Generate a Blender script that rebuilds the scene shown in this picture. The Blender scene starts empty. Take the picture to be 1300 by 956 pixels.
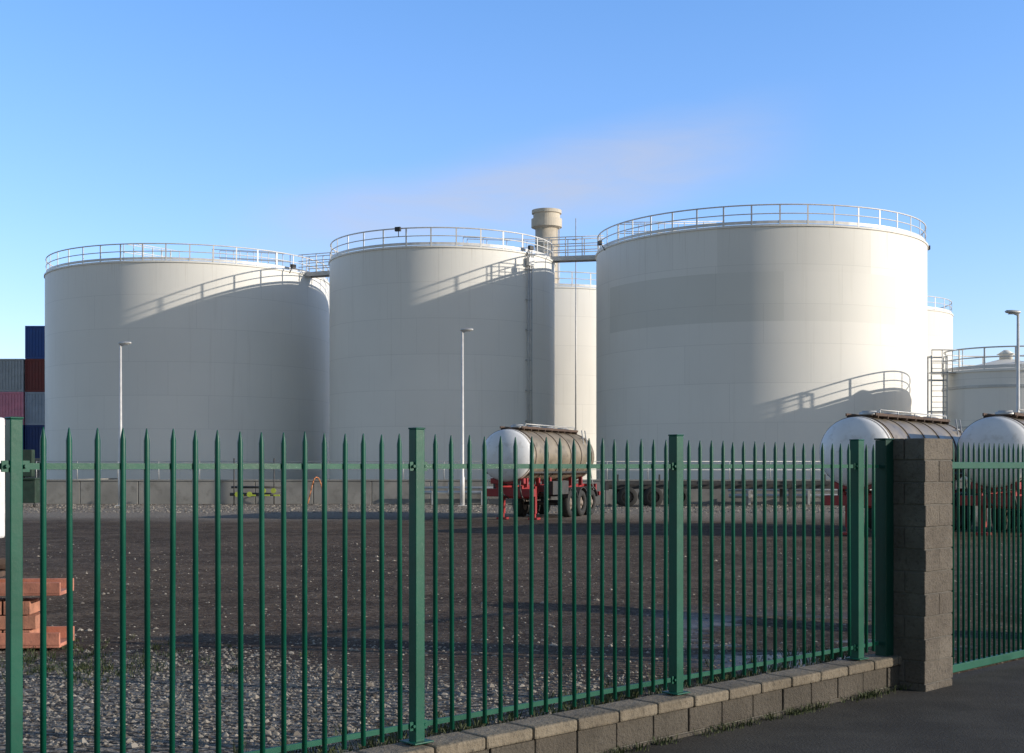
import bpy, math, random
from mathutils import Vector, Matrix
random.seed(7)
scene=bpy.context.scene
F=1640.0; EYE=1.95
def PX(x,Z): return (x-650)/F*Z
# ------------------------------------------------------------ materials
def new_mat(name):
    m=bpy.data.materials.new(name); m.use_nodes=True
    nt=m.node_tree; b=nt.nodes['Principled BSDF']; return m,nt,b
class NB:
    def __init__(s,nt): s.nt=nt
    def n(s,t,**k):
        x=s.nt.nodes.new(t)
        for a,b in k.items(): setattr(x,a,b)
        return x
    def put(s,sock,v):
        if isinstance(v,(int,float,tuple,list)): sock.default_value=v
        else: s.nt.links.new(v,sock)
    def m(s,op,a,b=None,c=None,clamp=False):
        x=s.n('ShaderNodeMath',operation=op); x.use_clamp=clamp
        s.put(x.inputs[0],a)
        if b is not None: s.put(x.inputs[1],b)
        if c is not None: s.put(x.inputs[2],c)
        return x.outputs[0]
    def noise(s,vec,scale,detail=3,rough=.55,dist=0):
        x=s.n('ShaderNodeTexNoise'); x.inputs['Scale'].default_value=scale
        x.inputs['Detail'].default_value=detail; x.inputs['Roughness'].default_value=rough
        x.inputs['Distortion'].default_value=dist
        if vec is not None: s.nt.links.new(vec,x.inputs['Vector'])
        return x.outputs['Fac']
    def mix(s,f,a,b,blend='MIX'):
        x=s.n('ShaderNodeMix',data_type='RGBA',blend_type=blend)
        s.put(x.inputs[0],f); s.put(x.inputs[6],a); s.put(x.inputs[7],b); return x.outputs[2]
    def ss(s,v,a,b,lo=0.,hi=1.):
        x=s.n('ShaderNodeMapRange',interpolation_type='SMOOTHSTEP')
        s.put(x.inputs[0],v); x.inputs[1].default_value=a; x.inputs[2].default_value=b
        x.inputs[3].default_value=lo; x.inputs[4].default_value=hi; return x.outputs[0]
    def mapping(s,vec,scale=(1,1,1),rot=0):
        x=s.n('ShaderNodeMapping'); s.nt.links.new(vec,x.inputs[0]); x.inputs['Scale'].default_value=scale
        x.inputs['Rotation'].default_value=(0,0,rot)
        return x.outputs[0]
    def coord(s): return s.n('ShaderNodeTexCoord').outputs['Object']
    def bump(s,h,strength,dist,bsdf):
        x=s.n('ShaderNodeBump'); x.inputs['Strength'].default_value=strength; x.inputs['Distance'].default_value=dist
        s.nt.links.new(h,x.inputs['Height']); s.nt.links.new(x.outputs[0],bsdf.inputs['Normal'])
def c4(c): return (c[0],c[1],c[2],1)
def paint(name,col,rough=.45,metal=0,var=.12,dirt=None,scale=3.,bump=0,dirtamt=.5,spec=.5):
    m,nt,b=new_mat(name); q=NB(nt); co=q.coord()
    n1=q.noise(co,scale,3)
    lo=tuple(x*(1-var) for x in col); hi=tuple(min(1,x*(1+var)) for x in col)
    c=q.mix(q.ss(n1,.3,.7),c4(lo),c4(hi))
    if dirt:
        n2=q.noise(co,scale*2.7,5,.65)
        c=q.mix(q.ss(n2,.5,.72,0,dirtamt),c,c4(dirt))
    nt.links.new(c,b.inputs['Base Color'])
    b.inputs['Metallic'].default_value=metal
    b.inputs['Specular IOR Level'].default_value=spec
    nt.links.new(q.ss(n1,.2,.8,rough-.06,rough+.1),b.inputs['Roughness'])
    if bump: q.bump(q.noise(co,scale*12,3),bump,.02,b)
    return m
def tank_mat(name,col,patch=False,seed=0.):
    m,nt,b=new_mat(name); q=NB(nt); co=q.coord()
    s=q.n('ShaderNodeSeparateXYZ'); nt.links.new(co,s.inputs[0]); X,Y,Z=s.outputs
    ang=q.m('ARCTAN2',Y,X)
    ch=2.19
    zc=q.m('DIVIDE',Z,ch); row=q.m('FLOOR',zc); fz=q.m('FRACT',zc)
    ac=q.m('ADD',q.m('MULTIPLY',ang,9/(2*math.pi)),q.m('MULTIPLY',row,.37))
    col_i=q.m('FLOOR',ac); fa=q.m('FRACT',ac)
    cv=q.n('ShaderNodeCombineXYZ'); nt.links.new(row,cv.inputs[0]); nt.links.new(col_i,cv.inputs[1]); cv.inputs[2].default_value=seed
    wn=q.n('ShaderNodeTexWhiteNoise'); nt.links.new(cv.outputs[0],wn.inputs[0])
    plate=q.m('MULTIPLY_ADD',wn.outputs['Value'],.03,.98)
    low=q.noise(co,.25,3)
    shade=q.m('MULTIPLY',plate,q.ss(low,.3,.7,.965,1.0))
    base=q.mix(1.0,c4(col),(1,1,1,1),'MULTIPLY')
    st=q.noise(q.mapping(co,(1.6,1.6,.05)),2.2,5,.6)
    base=q.mix(q.ss(st,.55,.8,0,.3),base,(.55,.51,.44,1))
    # drip stains just under the rim
    dr=q.noise(q.mapping(co,(5,5,.12)),2.0,3,.6)
    base=q.mix(q.m('MULTIPLY',q.ss(dr,.58,.72,0,.3),q.ss(Z,12.6,15.3)),base,(.45,.40,.32,1))
    gr=q.m('MULTIPLY',q.ss(Z,0,3.5,.3,0),q.ss(low,.2,.8,.4,1))
    base=q.mix(gr,base,(.45,.44,.41,1))
    if patch:
        p1=q.m('MULTIPLY',q.m('GREATER_THAN',Z,10.0),q.m('LESS_THAN',Z,12.75))
        a1=q.m('MULTIPLY',q.m('GREATER_THAN',ang,-2.80),q.m('LESS_THAN',ang,-1.62))
        base=q.mix(q.m('MULTIPLY',q.m('MULTIPLY',p1,a1),.50),base,(.60,.59,.53,1))
        p2=q.m('MULTIPLY',q.m('GREATER_THAN',Z,12.75),q.m('GREATER_THAN',ang,-1.98))
        a2=q.m('LESS_THAN',ang,-1.1)
        base=q.mix(q.m('MULTIPLY',q.m('MULTIPLY',p2,a2),.40),base,(.64,.625,.57,1))
        a3=q.m('MULTIPLY',q.m('GREATER_THAN',ang,-1.62),q.m('LESS_THAN',ang,-.9))
        base=q.mix(q.m('MULTIPLY',q.m('MULTIPLY',p1,a3),.32),base,(.64,.625,.57,1))
    seam=q.m('MAXIMUM',q.m('LESS_THAN',fz,.014),q.m('LESS_THAN',fa,.004))
    base=q.mix(q.m('MULTIPLY',seam,.25),base,(.4,.39,.36,1))
    vm=q.n('ShaderNodeMix',data_type='RGBA',blend_type='MULTIPLY'); vm.inputs[0].default_value=1
    nt.links.new(base,vm.inputs[6]); cc=q.n('ShaderNodeCombineColor')
    for i in range(3): nt.links.new(shade,cc.inputs[i])
    nt.links.new(cc.outputs[0],vm.inputs[7]); nt.links.new(vm.outputs[2],b.inputs['Base Color'])
    b.inputs['Roughness'].default_value=.55
    b.inputs['Specular IOR Level'].default_value=.3
    h=q.m('ADD',q.m('MULTIPLY',low,1.2),q.m('MULTIPLY',seam,-.25))
    q.bump(h,.25,.03,b)
    return m
M={}
TC=(.82,.795,.735)
M['tank']=tank_mat('tank_paint',TC)
M['tank2']=tank_mat('tank_paint_b',TC,seed=3.)
M['tank3']=tank_mat('tank_paint_patched',TC,patch=True,seed=5.)
M['galv']=paint('galvanised_steel',(.50,.50,.49),.45,.3,.1)
M['railm']=paint('rail_steel',(.64,.63,.61),.45,.1,.08)
M['dsteel']=paint('dark_steel',(.06,.06,.06),.6,.3,.2,(.10,.06,.04))
M['green']=paint('green_fence_paint',(.002,.078,.048),.42,0,.14,(.008,.06,.042),2.2,.05,.4,.3)
M['green2']=paint('green_gatepost_paint',(.003,.042,.028),.45,0,.14,(.01,.038,.03),2.2,.05,.4,.3)
M['conc']=paint('concrete',(.27,.26,.24),.9,0,.18,(.13,.12,.105),.6,.3)
M['chim']=paint('chimney_concrete',(.55,.49,.40),.85,0,.1,(.35,.31,.25),.5,.2)
M['white']=paint('white_paint',(.76,.76,.76),.35,0,.05,(.5,.48,.44),1.6,0,.45)
M['beige']=paint('dirty_tanker_shell',(.26,.215,.155),.42,.15,.2,(.11,.085,.06),1.3,0,.7)
M['red']=paint('red_chassis_paint',(.30,.022,.024),.5,0,.2,(.07,.04,.035),2.,0,.6)
M['rust']=paint('red_oxide_steel',(.50,.20,.13),.7,0,.2,(.25,.10,.07),4.,.2,.6)
M['drust']=paint('dark_rust',(.085,.055,.04),.85,0,.3,(.04,.03,.03),4.,.3)
M['rubber']=paint('tyre_rubber',(.025,.025,.025),.85,0,.2,(.07,.06,.05),3.)
M['hub']=paint('wheel_hub',(.22,.18,.15),.6,.3,.2,(.1,.07,.05),5.)
M['mortar']=paint('mortar',(.13,.12,.105),.95,0,.2,None,6,.4)
M['brick']=paint('orange_block',(.42,.19,.12),.85,0,.2,(.2,.1,.07),6.,.4)
M['yel']=paint('yellow_green_valve',(.40,.48,.06),.5)
M['orange']=paint('orange_hose',(.6,.22,.08),.5)
M['lampglass']=paint('lamp_lens',(.35,.36,.37),.25)
M['dgreen']=paint('dark_green_paint',(.02,.045,.03),.6,0,.2,(.05,.05,.04))
def block_mat(name,c1,c2,sc=30.):
    m,nt,b=new_mat(name); q=NB(nt); co=q.coord()
    n1=q.noise(co,2.3,4,.6); n2=q.noise(co,sc,5,.7)
    oi=q.n('ShaderNodeNewGeometry').outputs['Random Per Island']
    c=q.mix(q.ss(n1,.3,.7),c4(c1),c4(c2)); c=q.mix(q.m('MULTIPLY',oi,.35),c,(.08,.065,.05,1))
    c=q.mix(q.ss(n2,.5,.72,0,.6),c,(.04,.034,.028,1))
    nt.links.new(c,b.inputs['Base Color']); b.inputs['Roughness'].default_value=.95
    q.bump(q.m('ADD',n2,q.m('MULTIPLY',n1,.6)),.9,.03,b); return m
M['block']=block_mat('rough_concrete_block',(.115,.095,.075),(.18,.155,.125))
M['lowblock']=block_mat('wall_block',(.07,.06,.047),(.11,.095,.075))
M['cap']=block_mat('stone_coping',(.17,.14,.10),(.25,.21,.155),18.)
# ground
def ground_mat():
    m,nt,b=new_mat('yard_surface'); q=NB(nt); co=q.coord()
    s=q.n('ShaderNodeSeparateXYZ'); nt.links.new(co,s.inputs[0]); X,Y,Z=s.outputs
    big=q.noise(co,.12,4,.6,.4); mid=q.noise(co,.9,5,.68); fine=q.noise(co,9,5,.75)
    vor=q.n('ShaderNodeTexVoronoi'); vor.inputs['Scale'].default_value=26; nt.links.new(co,vor.inputs['Vector'])
    vcol=q.n('ShaderNodeSeparateColor'); nt.links.new(vor.outputs['Color'],vcol.inputs[0])
    c=q.mix(q.ss(big,.35,.65),(.052,.036,.025,1),(.090,.063,.045,1))
    c=q.mix(q.ss(mid,.42,.7,0,.8),c,(.150,.112,.083,1))
    c=q.mix(q.ss(fine,.50,.68,0,.65),c,(.21,.17,.13,1))
    c=q.mix(q.ss(fine,.48,.32,0,.7),c,(.026,.019,.014,1))
    tr=q.noise(q.mapping(co,(.05,1.1,1),.25),.9,3,.6)
    c=q.mix(q.ss(tr,.55,.7,0,.5),c,(.04,.028,.021,1))
    near=q.m('ADD',q.m('MULTIPLY',Y,1.0),q.m('MULTIPLY',mid,5))
    near=q.m('ADD',near,q.m('MULTIPLY',X,.42))
    g1=q.ss(near,15.0,12.8)
    farm=q.m('ADD',Y,q.m('MULTIPLY',big,10)); g2=q.m('MULTIPLY',q.ss(farm,48,58),.85)
    gr=q.mix(q.ss(vcol.outputs[0],.15,.9),(.07,.06,.048,1),(.36,.32,.27,1))
    gr2=q.mix(q.ss(fine,.35,.7),(.17,.145,.12,1),(.40,.355,.30,1))
    c=q.mix(q.m('MULTIPLY',g1,.8),c,gr)
    c=q.mix(g2,c,gr2)
    sp=q.m('MULTIPLY',q.m('GREATER_THAN',vcol.outputs[1],.955),.45)
    c=q.mix(sp,c,(.24,.20,.16,1))
    nt.links.new(c,b.inputs['Base Color'])
    w=q.noise(q.mapping(co,(.5,1,1)),.45,4,.6)
    wet=q.m('MULTIPLY',q.ss(w,.48,.56),q.m('MULTIPLY',q.ss(Y,20,16),q.ss(X,1.2,2.6)))
    r=q.n('ShaderNodeMix',data_type='FLOAT'); nt.links.new(wet,r.inputs[0]); r.inputs[2].default_value=.95; r.inputs[3].default_value=.22
    nt.links.new(r.outputs[0],b.inputs['Roughness'])
    nt.links.new(q.m('MULTIPLY_ADD',wet,.3,.12),b.inputs['Specular IOR Level'])
    h=q.m('ADD',q.m('MULTIPLY',mid,1.2),q.m('MULTIPLY',fine,.6))
    h=q.m('MULTIPLY',h,q.m('SUBTRACT',1.0,q.m('MULTIPLY',wet,.85)))
    q.bump(h,.8,.11,b)
    return m
M['ground']=ground_mat()
def paving_mat():
    m,nt,b=new_mat('pavement_asphalt'); q=NB(nt); co=q.coord()
    n=q.noise(co,1.5,4,.6); f=q.noise(co,40,4,.7)
    c=q.mix(q.ss(n,.3,.7),(.040,.037,.033,1),(.065,.060,.052,1)); c=q.mix(q.ss(f,.52,.7,0,.5),c,(.12,.11,.098,1))
    nt.links.new(c,b.inputs['Base Color']); b.inputs['Roughness'].default_value=.95; b.inputs['Specular IOR Level'].default_value=.2
    q.bump(f,.6,.012,b); return m
M['paving']=paving_mat()
M['asphalt']=paint('asphalt',(.05,.05,.05),.9,0,.2,(.09,.09,.085),4.,.5)
def stone_mat():
    m,nt,b=new_mat('gravel_stone'); q=NB(nt)
    r=q.n('ShaderNodeNewGeometry').outputs['Random Per Island']
    c=q.mix(r,(.07,.055,.042,1),(.36,.32,.265,1)); nt.links.new(c,b.inputs['Base Color']); b.inputs['Roughness'].default_value=.85
    return m
M['stone']=stone_mat()
def grass_mat():
    m,nt,b=new_mat('grass_blade'); q=NB(nt)
    r=q.n('ShaderNodeNewGeometry').outputs['Random Per Island']
    c=q.mix(r,(.03,.055,.015,1),(.10,.11,.04,1)); nt.links.new(c,b.inputs['Base Color']); b.inputs['Roughness'].default_value=.7
    return m
M['grass']=grass_mat()
# ------------------------------------------------------------ mesh builder
class MB:
    def __init__(s): s.v=[]; s.f=[]; s.sm=[]
    def add(s,vs,fs,sm=False):
        o=len(s.v); s.v+= [tuple(v) for v in vs]
        for f in fs: s.f.append(tuple(i+o for i in f)); s.sm.append(sm)
        return s
    def box(s,c,d,rz=0,ax=None):
        hx,hy,hz=d[0]/2,d[1]/2,d[2]/2
        cs,sn=math.cos(rz),math.sin(rz); vs=[]
        for z in(-hz,hz):
            for x,y in((-hx,-hy),(hx,-hy),(hx,hy),(-hx,hy)):
                vs.append((c[0]+x*cs-y*sn,c[1]+x*sn+y*cs,c[2]+z))
        return s.add(vs,[(3,2,1,0),(4,5,6,7),(0,1,5,4),(1,2,6,5),(2,3,7,6),(3,0,4,7)])
    def lathe(s,p,a,prof,n=16,sm=True,sc=(1,1),up=(0,0,1),cap=True):
        p=Vector(p); a=Vector(a).normalized(); u=Vector(up)
        if abs(a.dot(u))>.95: u=Vector((1,0,0))
        e1=a.cross(u).normalized(); e2=e1.cross(a).normalized()
        vs=[];fs=[]
        for d,r in prof:
            for i in range(n):
                t=2*math.pi*i/n
                vs.append(p+a*d+e1*(math.cos(t)*r*sc[0])+e2*(math.sin(t)*r*sc[1]))
        for k in range(len(prof)-1):
            for i in range(n):
                j=(i+1)%n; fs.append((k*n+i,k*n+j,(k+1)*n+j,(k+1)*n+i))
        s.add(vs,fs,sm)
        if cap:
            o=len(s.v)-len(vs)
            s.f.append(tuple(o+i for i in reversed(range(n)))); s.sm.append(False)
            s.f.append(tuple(o+(len(prof)-1)*n+i for i in range(n))); s.sm.append(False)
        return s
    def tube(s,a,b,r,n=8,r2=None):
        a=Vector(a);b=Vector(b); L=(b-a).length
        return s.lathe(a,b-a,[(0,r),(L,r if r2 is None else r2)],n)
    def ring(s,c,R,r,h=None,n=96,m=6,a0=0,a1=2*math.pi):
        full=abs(a1-a0-2*math.pi)<1e-6; k=n if full else n+1; vs=[];fs=[]
        if h: sec=[(-r/2,0),(r/2,0),(r/2,h),(-r/2,h)]
        else: sec=[(math.cos(2*math.pi*i/m)*r,math.sin(2*math.pi*i/m)*r) for i in range(m)]
        q=len(sec)
        for i in range(k):
            t=a0+(a1-a0)*i/n
            for x,z in sec: vs.append((c[0]+(R+x)*math.cos(t),c[1]+(R+x)*math.sin(t),c[2]+z))
        for i in range(n):
            i2=(i+1)%k
            for j in range(q):
                j2=(j+1)%q; fs.append((i*q+j,i2*q+j,i2*q+j2,i*q+j2))
        return s.add(vs,fs,not h)
    def path(s,pts,r,n=8):
        for a,b in zip(pts[:-1],pts[1:]): s.tube(a,b,r,n)
        return s
    def build(s,name,mat,parent=None,bevel=0):
        me=bpy.data.meshes.new(name); me.from_pydata(s.v,[],s.f); me.update()
        me.polygons.foreach_set('use_smooth',s.sm)
        me.materials.append(M[mat]); o=bpy.data.objects.new(name,me); scene.collection.objects.link(o)
        if parent: o.parent=parent
        if bevel:
            b=o.modifiers.new('bevel','BEVEL'); b.width=bevel; b.segments=2; b.limit_method='ANGLE'
        return o
def empty(name,loc=(0,0,0),rz=0):
    e=bpy.data.objects.new(name,None); scene.collection.objects.link(e); e.location=loc; e.rotation_euler=(0,0,rz)
    e.empty_display_size=.3; return e
# ------------------------------------------------------------ storage tanks
def railing(par,R,z,skip=None,h=1.1,post=1.55,inset=.08):
    mb=MB(); N=max(10,round(2*math.pi*R/post)); Rr=R-inset
    for i in range(N):
        t=2*math.pi*(i+.3)/N
        p=(Rr*math.cos(t),Rr*math.sin(t))
        mb.box((p[0],p[1],z+h/2),(.03,.09,h),t)
    mb.ring((0,0,z+h),Rr,.042); mb.ring((0,0,z+h*.55),Rr,.032); mb.ring((0,0,z+.05),Rr,.012,h=.17)
    mb.build('guard_rail','railm',par)
def storage_tank(c,R,H,mat='tank',railh=1.1,rot=0,roofrise=.09):
    par=empty('storage_tank',(c[0],c[1],0),0)
    sh=MB(); n=160
    sh.lathe((0,0,0),(0,0,1),[(0,R),(H,R)],n,cap=False); sh.build('shell',mat,par)
    rf=MB(); rf.lathe((0,0,0),(0,0,1),[(H-.002,R-.01),(H+.06,R-.16),(H+R*roofrise,.4),(H+R*roofrise+.01,.05)],96); rf.build('roof',mat,par)
    rm=MB(); rm.ring((0,0,H-.10),R+.035,.07,h=.10,n=n); rm.ring((0,0,.0),R+.08,.25,h=.05,n=n); rm.build('rim_angle',mat,par)
    railing(par,R,H+.02,h=railh)
    return par
H=15.35
T1=(-23.4,94.1);T2=(-4.62,85.9);T3=(15.55,81.7);T4=(2.54,104.0);T5=(31.5,117.1);T6=(27.0,70.6)
t1=storage_tank(T1,10.0,H); t2=storage_tank(T2,7.45,H,'tank2'); t3=storage_tank(T3,10.2,H,'tank3')
t4=storage_tank(T4,7.8,H,'tank'); t5=storage_tank(T5,8.0,H,'tank2'); t6=storage_tank(T6,3.3,7.05,'tank',railh=1.15,roofrise=.22)
def radial_rails(par,R,az,H,r0=.1,rise=.09,w=.7):
    mb=MB(); ca,sa=math.cos(az),math.sin(az)
    for side in(-w/2,w/2):
        def P(r,z): return (ca*r-sa*side,sa*r+ca*side,z)
        pts=[R*.97-i*1.4 for i in range(int(R*.8/1.4)+1)]
        for r in pts: mb.tube(P(r,H+(R-r)*rise),P(r,H+(R-r)*rise+1.15),.028,6)
        for h in(.6,1.15): mb.tube(P(pts[0],H+(R-pts[0])*rise+h),P(pts[-1],H+(R-pts[-1])*rise+h),.028,6)
    mb.build('roof_walkway_rail','railm',par)
radial_rails(t3,10.2,math.radians(205),H); radial_rails(t1,10,math.radians(-35),H,rise=.13); radial_rails(t1,10,math.radians(-100),H)
radial_rails(t2,7.45,math.radians(-20),H)
def flood(par,R,az,z,out=.25):
    mb=MB(); ca,sa=math.cos(az),math.sin(az)
    mb.tube((R*ca,R*sa,z-.4),((R+out)*ca,(R+out)*sa,z),.03,6)
    mb.box(((R+out+.1)*ca,(R+out+.1)*sa,z+.05),(.2,.36,.26),az); mb.build('floodlight','dsteel',par,.02)
flood(t2,7.45,math.radians(-108),H+1.0,.0); flood(t2,7.45,math.radians(-42),H+.2); flood(t3,10.2,math.radians(-2),H+.3,.35); flood(t1,10,math.radians(-35),H+.2)
flood(t3,10.2,math.radians(-165),H+.2)
def vpipes(par,R,az,H,offs=(-.16,.0,.2),r=.035,name='riser_pipes'):
    mb=MB()
    for o in offs:
        a=az+o/R; p=((R+.16)*math.cos(a),(R+.16)*math.sin(a))
        mb.tube((p[0],p[1],0),(p[0],p[1],H+.1),r,8)
    z=1
    while z<H:
        mb.box(((R+.09)*math.cos(az),(R+.09)*math.sin(az),z),(.12,.55,.06),az); z+=1.9
    mb.box(((R+.2)*math.cos(az),(R+.2)*math.sin(az),H-.6),(.25,.5,.5),az)
    mb.build(name,'galv',par)
vpipes(t2,7.45,math.radians(-90-3.08+52),H)
mb=MB(); mb.lathe((0,0,7.55),(0,0,1),[(0,.35),(.5,.35),(.5,.5),(.75,.12)],20); mb.tube((.9,-.6,7.4),(.9,-.6,8.3),.08); mb.build('roof_vent','tank',t6)
mb=MB(); mb.ring((0,0,6.1),3.32,.05,h=.14); mb.ring((0,0,4.0),3.32,.05,h=.08); mb.build('stiffening_band','galv',t6)
mb=MB(); lx,ly=-4.05,-.9
for sx in(-.42,.42):
    for sy in(-.3,.3): mb.box((lx+sx,ly+sy,3.95),(.06,.06,7.9))
z=.3
while z<7.8:
    mb.tube((lx-.42,ly-.3,z),(lx+.42,ly-.3,z),.018,6); z+=.3
for z in(1.5,3.2,4.9,6.6,7.85):
    mb.box((lx,ly+.3,z),(.9,.06,.08)); mb.box((lx-.42,ly,z),(.06,.6,.08)); mb.box((lx+.42,ly,z),(.06,.6,.08))
mb.box((lx+.6,ly,7.0),(1.9,.66,.06))
for k in range(4): mb.tube((lx-.4+k*.55,ly-.33,7.0),(lx-.4+k*.55,ly-.33,8.2),.025,6)
mb.tube((lx-.42,ly-.33,8.2),(lx+1.3,ly-.33,8.2),.03,6); mb.tube((lx-.42,ly-.33,7.6),(lx+1.3,ly-.33,7.6),.025,6)
mb.build('access_ladder','galv',t6)
# bridges
def bridge(a,b,z,w=.9):
    A=Vector((a[0],a[1],z));B=Vector((b[0],b[1],z)); d=(B-A).normalized(); L=(B-A).length; rz=math.atan2(d.y,d.x)
    par=empty('tank_walkway_bridge',(A.x,A.y,0),rz)
    mb=MB(); mb.box((L/2,0,z),(L+.6,w,.05))
    for sd in(-w/2,w/2): mb.box((L/2,sd,z-.12),(L+.6,.06,.28))
    mb.build('deck','galv',par)
    mb=MB()
    for sd in(-w/2,w/2):
        n=max(2,int(L/.9))
        for i in range(n+1): mb.tube((L*i/n,sd,z),(L*i/n,sd,z+1.25),.035,6)
        for h in(.4,.8,1.25): mb.tube((-.3,sd,z+h),(L+.3,sd,z+h),.032,6)
    mb.build('handrail','railm',par)
bridge((2.5,84.45),(5.7,83.75),H+.22); bridge((-14.4,90.2),(-11.3,88.85),H+.05)
# chimney
cx,cy=PX(694,118),118
ch=empty('chimney',(cx,cy,0))
mb=MB(); mb.lathe((0,0,0),(0,0,1),[(0,1.3),(10,1.12),(23.6,1.04)],40)
for z in(16,19,22): mb.ring((0,0,z),1.09,.05,h=.15,n=40)
mb.build('shaft','chim',ch)
mb=MB(); mb.lathe((0,0,23.6),(0,0,1),[(0,1.05),(.15,1.4),(.9,1.4),(.9,1.22),(1.35,1.22),(1.4,1.36),(1.7,1.36),(1.7,1.0),(1.2,.95)],40,sm=False); mb.build('crown','chim',ch)
mb=MB(); mb.tube((1.12,-.5,14),(1.12,-.5,24.4),.05)
mb.build('ladder','galv',ch)
an=empty('antenna_mast',(PX(731,95),95,0)); mb=MB(); mb.tube((0,0,0),(0,0,1.95+315*95/F),.07,8,.03); mb.tube((-.25,0,18.6),(.25,0,18.6),.03); mb.build('mast','galv',an)
# ------------------------------------------------------------ bund wall
WY=66.4
bw=empty('bund_wall',(0,WY,0))
mb=MB(); x=-25.2
while x<60:
    mb.box((x+1.49,.15,.60),(2.97,.3,1.2)); x+=3.0
mb.build('panels','conc',bw,.02)
mb=MB(); mb.box((17.3,.15,1.235),(85.2,.38,.07)); mb.build('coping','conc',bw)
mb=MB(); mb.box((-25.36,8,.6),(.3,16.3,1.2)); mb.build('return_wall','conc',bw)
br=empty('bund_handrail',(0,WY+.15,1.27)); mb=MB(); x=-24.5
while x<17: mb.tube((x,0,0),(x,0,.95),.022,6); x+=2.1
mb.tube((-24.5,0,.93),(17,0,.93),.018,6); mb.tube((-24.5,0,.5),(17,0,.5),.014,6); mb.build('rails','galv',br)
# ------------------------------------------------------------ street lamps
def lamp(px,Z,top_y,side):
    h=EYE+(592-top_y)*Z/F
    e=empty('street_lamp',(PX(px,Z),Z,0))
    mb=MB(); mb.lathe((0,0,0),(0,0,1),[(0,.11),(1.4,.11),(1.45,.085),(h-.15,.055)],16); mb.box((0,0,.02),(.4,.4,.04)); mb.build('pole','railm',e)
    mb=MB(); mb.tube((0,0,h-.2),(side*.2,0,h-.12),.04)
    mb.lathe((side*-.1,0,h-.08),(side,0,.05),[(0,.05),(.06,.12),(.35,.15),(.58,.11),(.64,.03)],14,sc=(1,.55)); mb.build('lantern','galv',e)
    mb=MB(); mb.box((side*.22,0,h-.145),(.34,.16,.03)); mb.build('lens','lampglass',e)
lamp(153,63.5,434,1); lamp(587,63.5,417,1); lamp(1292.5,53,394,-1)
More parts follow.
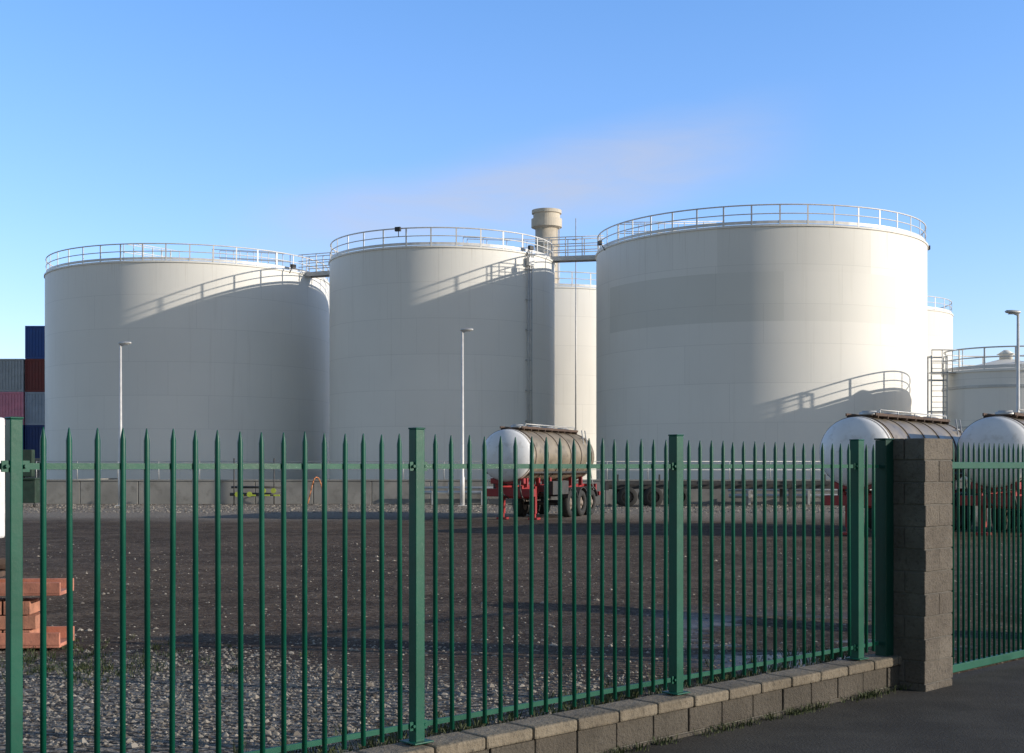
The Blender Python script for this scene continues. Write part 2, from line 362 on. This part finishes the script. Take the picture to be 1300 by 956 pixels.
# ------------------------------------------------------------ tanker trailers
def tanker(near,ang,L=7.2,r=.97,body='beige',wh=None):
    rz=math.atan2(math.cos(ang),math.sin(ang))
    e=empty('tanker_trailer',(near[0],near[1],0),rz)
    zc=2.34
    mb=MB(); mb.lathe((0,0,zc),(1,0,0),[(.02,r),(L-.02,r)],48,cap=False,sc=(1.05,1)); mb.build('tank_barrel',body,e)
    dome=[(-.36,.01),(-.35,.25*r),(-.30,.5*r),(-.21,.72*r),(-.10,.9*r),(.0,.985*r),(.16,r+.006)]
    mb=MB(); mb.lathe((0,0,zc),(1,0,0),dome,48,sc=(1.05,1),cap=False); mb.build('front_dome','white',e)
    mb=MB(); mb.lathe((L,0,zc),(-1,0,0),dome,48,sc=(1.05,1),cap=False); mb.build('rear_dome',body,e)
    mb=MB()
    for k in range(6): mb.lathe((.35+k*(L-.75)/5,0,zc),(1,0,0),[(0,r+.025),(.06,r+.025)],48,sc=(1.05,1),sm=False)
    mb.build('barrel_bands','hub',e)
    mb=MB(); mb.box((L/2,0,zc+r+.04),(L*.9,.7,.04))
    for sd in(-.42,.42): mb.box((L/2,sd,zc+r+.07),(L*.88,.035,.08))
    for k in range(9): mb.box((.6+k*(L-1.2)/8,0,zc+r+.005),(.06,.9,.08))
    mb.build('catwalk','drust',e)
    mb=MB()
    for k in range(4): mb.lathe((1.1+k*(L-2.2)/3,0,zc+r+.05),(0,0,1),[(0,.27),(.10,.27),(.10,.2),(.14,.2)],18)
    for sd in(-.42,): 
        for k in range(5): mb.tube((.8+k*(L-1.6)/4,sd,zc+r+.08),(.8+k*(L-1.6)/4,sd,zc+r+.2),.02,6)
        mb.tube((.8,sd,zc+r+.2),(L-.8,sd,zc+r+.2),.02,6)
    mb.build('manhole_lids','galv',e)
    mb=MB()
    for sd in(-1.0,1.0):
        mb.tube((.3,sd*.88,zc-.62),(L-.3,sd*.88,zc-.62),.045); mb.box((L*.35,sd*1.02,1.15),(1.7,.35,.5))
    mb.build('side_hose_carriers','dsteel',e,.02)
    mb=MB()
    for sd in(-.45,.45):
        mb.box((L/2+.2,sd,1.12),(L-.1,.12,.26)); 
        for k in range(6): mb.box((.5+k*(L-1)/5,sd*1.25,1.36),(.14,.14,.34))
    for k in range(6): mb.box((.5+k*(L-1)/5,0,1.12),(.12,.8,.14))
    mb.box((.25,0,1.0),(.35,1.9,.28)); mb.box((.15,.0,1.42),(.2,1.3,.2)); mb.box((L+.25,0,.85),(.12,2.3,.16)); mb.box((L+.22,0,1.12),(.12,2.0,.25))
    mb.build('chassis','red',e,.015)
    mb=MB()
    for sd in(-.62,.62):
        mb.box((1.15,sd,.72),(.16,.16,1.0)); mb.box((1.15,sd,.36),(.11,.11,.6)); mb.box((1.15,sd,.04),(.36,.36,.08))
        mb.tube((1.15,sd,.7),(1.95,sd*.8,1.05),.035)
    mb.tube((1.15,-.62,.8),(1.15,.62,.8),.035); mb.build('landing_legs','red',e,.01)
    ty=MB();hb=MB();mg=MB();ax=MB()
    for k in range(3):
        x=L-3.15+k*1.22
        ax.tube((x,-1.0,.52),(x,1.0,.52),.07); ax.box((x,0,.85),(.5,1.0,.12))
        for sd in(-1,1):
            ty.lathe((x,sd*.78,.52),(0,sd,0),[(0,.27),(0,.46),(.04,.515),(.30,.515),(.36,.47),(.37,.30),(.30,.28)],32,up=(0,0,1),cap=False)
            hb.lathe((x,sd*.80,.52),(0,sd,0),[(0,.27),(.24,.28),(.26,.22),(.20,.12),(.33,.11),(.34,.02)],24)
            N=9; pts=[(math.cos(math.pi*(i/(N-1)))*.62,math.sin(math.pi*(i/(N-1)))*.62+.5) for i in range(N)]
            vs=[];fs=[]
            for a,b in pts[1:-1]: vs+= [(x+a,sd*.76,b),(x+a,sd*1.18,b),(x+a*1.03,sd*.76,b+.03),(x+a*1.03,sd*1.18,b+.03)]
            for i in range(N-3): o=i*4; fs+=[(o,o+1,o+5,o+4),(o+2,o+6,o+7,o+3),(o+1,o+3,o+7,o+5),(o,o+4,o+6,o+2)]
            mg.add(vs,fs)
    ty.build('tyres','rubber',e); hb.build('wheel_hubs','hub',e); mg.build('mudguards','dsteel',e); ax.build('axles','dsteel',e)
    mb=MB()
    for s2 in(0,.4): mb.tube((L-.9+s2,-1.12,1.0),(L-.9+s2,-.75,zc+r+.1),.022,6)
    for k in range(7):
        f=k/6; mb.tube((L-.9,-1.12+.37*f,1.1+f*2.0),(L-.5,-1.12+.37*f,1.1+f*2.0),.018,6)
    mb.build('ladder','galv',e)
    mb=MB(); mb.path([(.1,-.5,1.5),(-.1,-.55,1.2),(-.05,-.6,.9),(.2,-.6,.7)],.03); mb.path([(.1,.2,1.5),(-.15,.15,1.2),(-.1,.1,.95),(.2,.0,.8)],.03); mb.build('air_lines','dsteel',e)
    return e
tanker((PX(643,46.3),46.3),math.radians(22),7.0,.95)
tanker((PX(1085,35.5),35.5),math.radians(36),7.4,.98)
tanker((PX(1262,35.3),35.3),math.radians(36),7.4,.98)
# ------------------------------------------------------------ flatbed trailer in front of bund
fl=empty('flatbed_trailer',(PX(765,63),63,0),math.radians(2))
mb=MB(); Lf=11.3
for sd in(-.5,.5): mb.box((Lf/2,sd,1.0),(Lf,.14,.3))
for sd in(-1.15,1.15): mb.box((Lf/2,sd,1.14),(Lf,.08,.14))
for k in range(12): mb.box((.3+k*(Lf-.6)/11,0,1.12),(.12,2.3,.1))
for k in range(6): mb.box((.6+k*2.0,-1.2,1.35),(.08,.06,.42))
mb.box((.1,0,1.0),(.15,2.4,.4)); mb.build('frame','dsteel',fl)
mb=MB()
for sd in(-.9,.9): mb.box((9.0,sd,.45),(.14,.14,.9))
mb.build('support_legs','dsteel',fl)
ty=MB();hb=MB()
for k in range(3):
    for sd in(-1,1):
        ty.lathe((1.1+k*1.25,sd*.75,.48),(0,sd,0),[(0,.26),(0,.43),(.04,.48),(.30,.48),(.35,.44),(.36,.28)],28,cap=False)
        hb.lathe((1.1+k*1.25,sd*.77,.48),(0,sd,0),[(0,.26),(.24,.26),(.2,.12),(.3,.1)],20)
ty.build('tyres','rubber',fl); hb.build('wheel_hubs','hub',fl)
pp=empty('pipeline',(0,65.5,0))
mb=MB(); mb.tube((-4.8,0,.62),(2.6,0,.62),.09,12); mb.tube((-4.5,.35,.85),(2.6,.35,.85),.07,12); mb.tube((11,0,.45),(22,0,.45),.1,12); mb.tube((11,.3,.75),(22,.3,.75),.08,12)
for x in(-4,-1.5,.8,2.4,12,15,18,21): mb.box((x,.15,.35),(.12,.8,.7))
for x in(-3.2,1.6): mb.lathe((x-.05,0,.62),(1,0,0),[(0,.17),(.1,.17)],16); mb.tube((x,0,.62),(x,0,1.15),.03)
mb.build('pipes','galv',pp)
vv=empty('valve_manifold',(-12.9,64.6,0))
mb=MB()
for x in(-1.0,1.0): mb.tube((x,0,0),(x,0,2.35),.03)
mb.tube((-1.2,0,.55),(1.4,0,.55),.08); mb.tube((-1.2,.3,.9),(1.4,.3,.9),.06); mb.build('pipes','dsteel',vv)
mb=MB()
for x in(-.8,-.2,.5,1.0): mb.lathe((x,-.12,.55+.18*(x>0)),(0,-1,0),[(0,.13),(.06,.13)],16); mb.box((x+.15,-.1,.5),(.3,.08,.08))
mb.build('hand_wheels','yel',vv)
hs=empty('hose',(PX(402,65.6),65.6,0)); mb=MB()
mb.path([(-.45+.9*i/12,0.1*math.sin(i),math.sin(math.pi*i/12)*1.35+.05) for i in range(13)],.03); mb.build('hose_line','orange',hs)
cb=empty('waste_bin',(PX(36,62),62,0)); mb=MB(); mb.box((0,0,.75),(.95,.8,1.1)); mb.box((0,-.02,1.35),(1.02,.9,.1)); mb.box((0,0,2.1),(.5,.4,1.3))
mb.build('body','dgreen',cb,.03); mb=MB()
for x in(-.4,.4): mb.tube((x,-.35,.1),(x+.06,-.35,.1),.1,14)
mb.build('castors','rubber',cb)
# ------------------------------------------------------------ shipping containers
def container(c,col,name,Lc=6.06):
    key='cont_'+name
    if key not in M: M[key]=paint(key,col,.55,0,.1,tuple(x*.5+.03 for x in col),.8,0,.5)
    e=empty('shipping_container',c); W,Hc=2.42,2.58
    mb=MB(); mb.box((0,Lc/2,Hc/2),(W-.12,Lc-.14,Hc-.1))
    k=.25
    while k<Lc-.2:
        for sx in(-1,1): mb.box((sx*(W/2-.045),k,Hc/2),(.05,.12,Hc-.3))
        k+=.28
    k=-W/2+.22
    while k<W/2-.15: mb.box((k,.05,Hc/2),(.10,.05,Hc-.35)); k+=.24
    mb.build('corrugated_panels',key,e)
    mb=MB()
    for sx in(-1,1):
        for yy in(.06,Lc-.06): mb.box((sx*(W/2-.05),yy,Hc/2),(.12,.14,Hc-.01))
    for zz in(.07,Hc-.07):
        for yy in(.06,Lc-.06): mb.box((0,yy,zz),(W-.22,.13,.13))
        for sx in(-1,1): mb.box((sx*(W/2-.05),Lc/2,zz),(.1,Lc-.26,.13))
    mb.build('frame',key,e)
blue=(.03,.09,.30);gry=(.40,.42,.43);drd=(.20,.04,.035);pink=(.75,.28,.36);gbl=(.38,.43,.50);dbl=(.02,.05,.18);crm=(.3,.28,.24)
Zc=101
for i,(c,n) in enumerate([(crm,'cream'),(dbl,'navy'),(gbl,'greyblue'),(drd,'maroon'),(blue,'blue')]): container((-36.85,Zc,i*2.59),c,n)
for i,(c,n) in enumerate([(drd,'maroon'),(dbl,'navy'),(pink,'pink'),(gry,'grey')]): container((-39.35,Zc-.2,i*2.59),c,n)
for i,(c,n) in enumerate([(gry,'grey'),(blue,'blue'),(drd,'maroon')]): container((-41.85,Zc,i*2.59),c,n)
# ------------------------------------------------------------ left foreground: steel stand & box trailer
st=empty('steel_beam_stand',(-5.45,13.9,0),math.radians(4))
mb=MB(); mb.box((-.2,0,.05),(1.7,.6,.04)); mb.box((-.2,-.28,.12),(1.7,.04,.14)); mb.box((-.2,.28,.12),(1.7,.04,.14))
mb.box((-.2,0,.60),(1.7,.55,.04)); mb.box((-.2,-.26,.66),(1.7,.04,.12)); mb.box((-.2,.26,.66),(1.7,.04,.12)); mb.build('steel_flanges','rust',st,.006)
mb=MB()
for j in range(3):
    for i in range(3): mb.box((-.42+i*.3+(j%2)*.06,-.02,.135+j*.155),(.28,.38,.145))
mb.build('packing_blocks','brick',st,.008)
mb=MB(); mb.box((-.45,.0,.80),(.9,.4,.06)); mb.tube((-.9,0,.9),(0.05,0,.9),.07); mb.box((-.7,.1,.95),(.4,.3,.2)); mb.build('scrap_bracket','drust',st,.01)
bt=empty('box_trailer',(-11.62,20,0)); mb=MB(); mb.box((0,1.8,1.74),(4.75,3.6,2.2)); mb.build('body','white',bt,.05)
mb=MB(); mb.box((0,1.8,.57),(4.5,3.2,.12)); mb.box((0,-.1,.5),(4.0,.06,.1)); mb.build('chassis','dsteel',bt)
mb=MB()
for x in(-1.2,0):
    for y in(.2,3.4): mb.lathe((x,y-.12,.33),(0,1,0),[(0,.2),(0,.3),(.03,.33),(.2,.33),(.24,.3),(.24,.05)],24)
mb.build('tyres','rubber',bt)
# ------------------------------------------------------------ fence
P0=Vector((-2.64,6.85,0)); d=Vector((.7253,.6885,0)).normalized(); n=Vector((d.y,-d.x,0)); PL=2.751
RZ=math.atan2(d.y,d.x)
def W(s,o=0,z=0): p=P0+d*s+n*o; return (p.x,p.y,z)
fe=empty('green_metal_fence')
posts=[(-2,.085),(-1,.085),(0,.068),(1,.078),(2,.088),(3,.10)]
mb=MB()
for k,w in posts:
    s=k*PL; ztop=2.2
    mb.box(W(s,0,(ztop+.08)/2),(w,w,ztop-.08),RZ)
    mb.box(W(s,0,ztop+.006),(w+.008,w+.008,.012),RZ)
    mb.box(W(s,0,.09),(.17,.17,.012),RZ)
mb.build('posts','green',fe,.005)
mb=MB()
for k in range(-2,3):
    for z,hh in((1.95,.034),(.20,.036)):
        a=k*PL+.04; b=(k+1)*PL-.04
        c=W((a+b)/2,0,z); mb.box(c,(b-a,.022,hh),RZ)
        for q2 in(a+.01,b-.01):
            mb.box(W(q2,.016,z),(.05,.012,.06),RZ); mb.tube(W(q2,.02,z),W(q2,.04,z),.011,6)
c=W(3*PL+.2,0,1.95); mb.box(c,(.36,.022,.034),RZ); c=W(3*PL+.2,0,.20); mb.box(c,(.36,.022,.036),RZ)
mb.build('rails','green',fe)
mb=MB()
def picket(s,o=.0,z0=.13,z1=2.165,r=.0165,lean=0):
    p=W(s,o,z0); mb.lathe(p,(lean,random.uniform(-.002,.002),1),[(0,r),(z1-z0-.07,r),(z1-z0-.012,r*.35),(z1-z0,.002)],10)
for k in range(-2,3):
    for i in range(17): picket(k*PL+PL*(i+1)/18,.012,z1=2.165+random.uniform(-.006,.006),lean=random.uniform(-.004,.004))
for s in(.15,.28): picket(3*PL+s,.012)
mb.build('pickets','green',fe)
# low wall with coping
lw=empty('low_stone_wall')
mb=MB(); send=3.22*PL; s=-2*PL
while s<send-.05:
    L=min(.46,send-s); mb.box(W(s+L/2,0.02,.028),(L-.012,.30+random.uniform(-.008,.008),.09),RZ+random.uniform(-.006,.006)); s+=.46
mb.build('coping_stones','cap',lw,.018)
mb=MB()
for r_ in range(2):
    s=-2*PL+(.22 if r_ else 0)
    while s<send-.05:
        L=min(.44,send-s); mb.box(W(s+L/2,.02,-.12-r_*.2),(L-.012,.24+random.uniform(-.01,.01),.19),RZ); s+=.44
mb.build('wall_blocks','lowblock',lw,.01)
mb=MB(); mb.box(W((send-2*PL)/2,.02,-.21),(send+2*PL-.04,.20,.42),RZ); mb.build('mortar_core','mortar',lw)
# gate post + pillar
gp=empty('gate_post'); s=3.26*PL
mb=MB(); mb.box(W(3.165*PL+.02,0.02,.98),(.15,.12,2.46),RZ); mb.box(W(3.165*PL+.02,0.02,2.22),(.17,.14,.015),RZ); mb.build('box_section','green2',gp,.006)
def pillar(cx,cy,wd=.56,dp=.45,top=2.23):
    e=empty('block_pillar',(cx,cy,0),RZ)
    mb=MB(); core=MB(); z=-.4; r_=0; hh=(top+.4)/12
    core.box((0,0,(top-.4)/2-.02),(wd-.03,dp-.03,top+.36)); core.build('mortar_core','mortar',e)
    while z<top-.01:
        j=lambda:random.uniform(-.005,.005)
        if r_%2==0:
            mb.box((-wd/4+.0+j(),j(),z+hh/2),(wd/2-.010,dp+j(),hh-.010)); mb.box((wd/4+j(),j(),z+hh/2),(wd/2-.010,dp+j(),hh-.010))
        else:
            mb.box((j(),-dp/4,z+hh/2),(wd+j(),dp/2-.01,hh-.010)); mb.box((j(),dp/4,z+hh/2),(wd+j(),dp/2-.01,hh-.010))
        z+=hh; r_+=1
    mb.build('blocks','block',e,.008)
corner=Vector((4.03,12.6,0)); pc=corner+d*.28-n*.225
pillar(pc.x,pc.y)
# gate
gt=empty('green_metal_gate'); mbk=MB(); g0=corner+d*.60-n*.22
def G(s,o,z): p=g0+d*s+n*o; return (p.x,p.y,z)
GL=4.4
for z,h in((1.96,.07),(-.15,.08)): mbk.box(G(GL/2,0,z),(GL,.05,h),RZ)
for s in(.03,GL-.03): mbk.box(G(s,0,.91),(.06,.06,2.2),RZ)
mbk.build('frame','green',gt,.004)
mb=MB(); k=.14
while k<GL-.06:
    p=G(k,0.0,-.18); mb.lathe(p,(0,0,1),[(0,.015),(2.31,.015),(2.37,.006),(2.385,.002)],8); k+=.115
mb.build('pickets','green',gt)
mb=MB()
for z in(.2,1.6): mb.tube(G(-.06,0,z-.06),G(-.06,0,z+.06),.022); mb.box(G(-.03,0,z),(.08,.02,.05),RZ)
mb.build('hinges','green2',gt)
p2=g0+d*(GL+.35); pillar(p2.x,p2.y)
# ------------------------------------------------------------ ground
def hnoise(x,y):
    return (math.sin(x*1.3+y*.7)*.5+math.sin(x*.53-y*1.1+2)*.7+math.sin(x*2.9+1)*math.sin(y*2.3)*.35)
def gh(x,y):
    v=Vector((x,y,0))-P0; s=v.dot(d); o=-v.dot(n)
    base=-.25
    if o>0.0:
        gx=max(0,min(1,(s-3.2*PL)/.3)); gx2=max(0,min(1,(s-3.2*PL-6.0)/1.5)); gx=gx*(1-gx2)
        t=max(0,min(1,(o-.3)/7)); t=t*t*(3-2*t); ramp=-.25*(1-t)
        up=ramp*gx
        return up+ (.012*hnoise(x,y) if o>.3 else 0)-.004
    return base-.12
def axis(fine0,fine1,st,far):
    a=[];x=fine0
    while x<=fine1: a.append(x); x+=st
    g=st
    hi=a[-1]
    while hi<far: g*=1.25; hi+=g; a.append(hi)
    g=st; lo=a[0]
    while lo>-far: g*=1.25; lo-=g; a.insert(0,lo)
    return a
xs=axis(-8,14,.11,3000); ys=axis(1,24,.11,4000)
vs=[(x,y,gh(x,y)) for y in ys for x in xs]; nx=len(xs)
fs=[(j*nx+i,j*nx+i+1,(j+1)*nx+i+1,(j+1)*nx+i) for j in range(len(ys)-1) for i in range(nx-1)]
g=MB(); g.add(vs,fs,True); g.build('ground','ground')
A=W(-60,.10,-.25);B=W(60,.10,-.25);C=W(60,3.15,-.25);D=W(-60,3.15,-.25)
pv=MB(); pv.add([A,B,C,D],[(0,3,2,1)]); pv.build('pavement','paving')
kb=MB(); a=-2*PL-6
while a<40: kb.box(W(a+.455,.23+2.95+.1,-.33),(.9,.14,.18),RZ); a+=.915
kb.build('kerb','conc',None,.015)
rd=MB(); A=W(-60,3.3,-.366);B=W(60,3.3,-.366);C=W(60,16,-.366);D=W(-60,16,-.366); rd.add([A,B,C,D],[(0,3,2,1)]); rd.build('road','asphalt')
# gravel stones
gv=MB()
def stone(x,y,r):
    z=gh(x,y); a=random.random()*6.28; vs=[]
    sx,sy,sz=r*random.uniform(.7,1.3),r*random.uniform(.6,1.1),r*random.uniform(.4,.8)
    pts=[(1,0,0),(.25,.95,.1),(-.9,.4,0),(-.6,-.8,.1),(.5,-.85,0),(.2,.1,1),(-.3,-.2,.8)]
    for px,py,pz in pts:
        px*=sx*random.uniform(.8,1.2);py*=sy*random.uniform(.8,1.2);pz=pz*sz
        vs.append((x+px*math.cos(a)-py*math.sin(a),y+px*math.sin(a)+py*math.cos(a),z+pz))
    gv.add(vs,[(0,1,5),(1,2,5),(2,6,5),(2,3,6),(3,4,6),(4,5,6),(4,0,5)])
cnt=0
while cnt<14000:
    Z=random.uniform(9,34) if random.random()<.55 else random.uniform(9,15)
    x=random.uniform(-.45,.45)*Z
    v=Vector((x,Z,0))-P0
    if -v.dot(n)<.35: continue
    dens=1.0 if (Z+.42*x)<12.0+.8*math.sin(x*1.7) else .2
    if random.random()>dens: continue
    stone(x,Z,random.uniform(.006,.024) if random.random()<.95 else random.uniform(.025,.05)); cnt+=1
for i in range(5500):
    Z=random.uniform(54,66); x=random.uniform(-27,17); stone(x,Z,random.uniform(.03,.08))
gv.build('gravel','stone')
gm=MB()
def tuft(x,y,z,k=16,h=.12):
    for i in range(k):
        a=random.random()*6.28; r=random.random()*.08; l=h*random.uniform(.5,1.3); b=random.uniform(.1,.6)*l; w=.004
        bx,by=x+r*math.cos(a),y+r*math.sin(a)
        gm.add([(bx-w*math.sin(a),by+w*math.cos(a),z),(bx+w*math.sin(a),by-w*math.cos(a),z),(bx+b*.4*math.cos(a)+w*.6*math.sin(a),by+b*.4*math.sin(a),z+l*.6),(bx+b*math.cos(a),by+b*math.sin(a),z+l)],[(0,1,2),(0,2,3)])
for i in range(260):
    s=random.uniform(-1*PL,3.2*PL); o=-.26-abs(random.gauss(0,.25)); p=W(s,o); tuft(p[0],p[1],gh(p[0],p[1]),16,.09)
for i in range(160):
    s=random.uniform(0,3.2*PL); p=W(s,.17+random.random()*.05); tuft(p[0],p[1],-.25,10,.06)
for i in range(150):
    x=random.gauss(-4.3,.7); y=random.gauss(12.8,.7); tuft(x,y,gh(x,y),14,.06)
gm.build('grass_weeds','grass')
# ------------------------------------------------------------ sun, world, camera
SUNAZ=Vector((.974,-.225,0)).normalized(); EL=math.radians(15.5)
sd=Vector((SUNAZ.x*math.cos(EL),SUNAZ.y*math.cos(EL),math.sin(EL)))
sl=bpy.data.lights.new('sun','SUN'); sl.energy=4.5; sl.angle=math.radians(.55); sl.color=(1,.92,.80)
so=bpy.data.objects.new('sun',sl); scene.collection.objects.link(so); so.rotation_euler=(-sd).to_track_quat('-Z','Y').to_euler()
w=bpy.data.worlds.new('World'); scene.world=w; w.use_nodes=True; nt=w.node_tree; q=NB(nt); bg=nt.nodes['Background']
sky=q.n('ShaderNodeTexSky',sky_type='NISHITA'); sky.sun_disc=False; sky.sun_elevation=EL; sky.sun_rotation=math.atan2(SUNAZ.x,SUNAZ.y)
sky.air_density=1.0; sky.dust_density=.3; sky.ozone_density=1.6
tc=q.n('ShaderNodeTexCoord').outputs['Generated']; s=q.n('ShaderNodeSeparateXYZ'); nt.links.new(tc,s.inputs[0]); X,Y,Z=s.outputs
Yc=q.m('MAXIMUM',Y,.05); az=q.m('DIVIDE',X,Yc); el=q.m('DIVIDE',Z,Yc)
wv=q.noise(q.mapping(tc,(3,3,9)),1.6,3,.55); wo=q.m('MULTIPLY',q.m('SUBTRACT',wv,.5),.05)
v=q.m('ADD',q.m('SUBTRACT',q.m('SUBTRACT',el,.214),q.m('MULTIPLY',q.m('ADD',az,.0),.20)),wo)
wd_=q.m('MULTIPLY',v,1/.05)
mv=q.ss(q.m('ABSOLUTE',wd_),0.1,1.0,1,0); mu=q.ss(q.m('ABSOLUTE',q.m('DIVIDE',q.m('SUBTRACT',az,-.0),.26)),.35,1.0,1,0)
tex=q.ss(q.noise(q.mapping(tc,(6,6,26)),1.5,5,.6,.6),.25,.7,.6,1)
cm=q.m('MULTIPLY',q.m('MULTIPLY',mv,mu),tex); cm=q.m('MULTIPLY',cm,q.m('GREATER_THAN',Y,.06))
cm=q.m('MULTIPLY',cm,.66)
rp=q.n('ShaderNodeValToRGB'); nt.links.new(Z,rp.inputs[0]); cr=rp.color_ramp
cr.elements[0].position=0; cr.elements[0].color=(1.22,1.24,1.72,1); cr.elements[1].position=1; cr.elements[1].color=(1.0,1.02,1.1,1)
for p_,c_ in((.16,(1.12,1.33,1.88,1)),(.34,(1.02,1.40,1.98,1)),(.6,(1.0,1.1,1.25,1))):
    e_=cr.elements.new(p_); e_.color=c_
tint=q.mix(q.ss(Y,-.1,.6),(.98,.93,.96,1),rp.outputs[0])
skyc=q.mix(1.0,sky.outputs[0],tint,'MULTIPLY')
col=q.mix(cm,skyc,(3.9,4.1,4.9,1))
nt.links.new(col,bg.inputs[0]); bg.inputs[1].default_value=.15
cam=bpy.data.cameras.new('camera'); co=bpy.data.objects.new('camera',cam); scene.collection.objects.link(co)
co.location=(0,0,EYE); co.rotation_euler=(math.radians(90),0,0); cam.sensor_width=36; cam.lens=36*F/1300; cam.shift_y=114/1300; cam.clip_end=10000; cam.clip_start=.1
scene.camera=co
scene.view_settings.view_transform='Standard'; scene.view_settings.look='None'; scene.view_settings.exposure=0
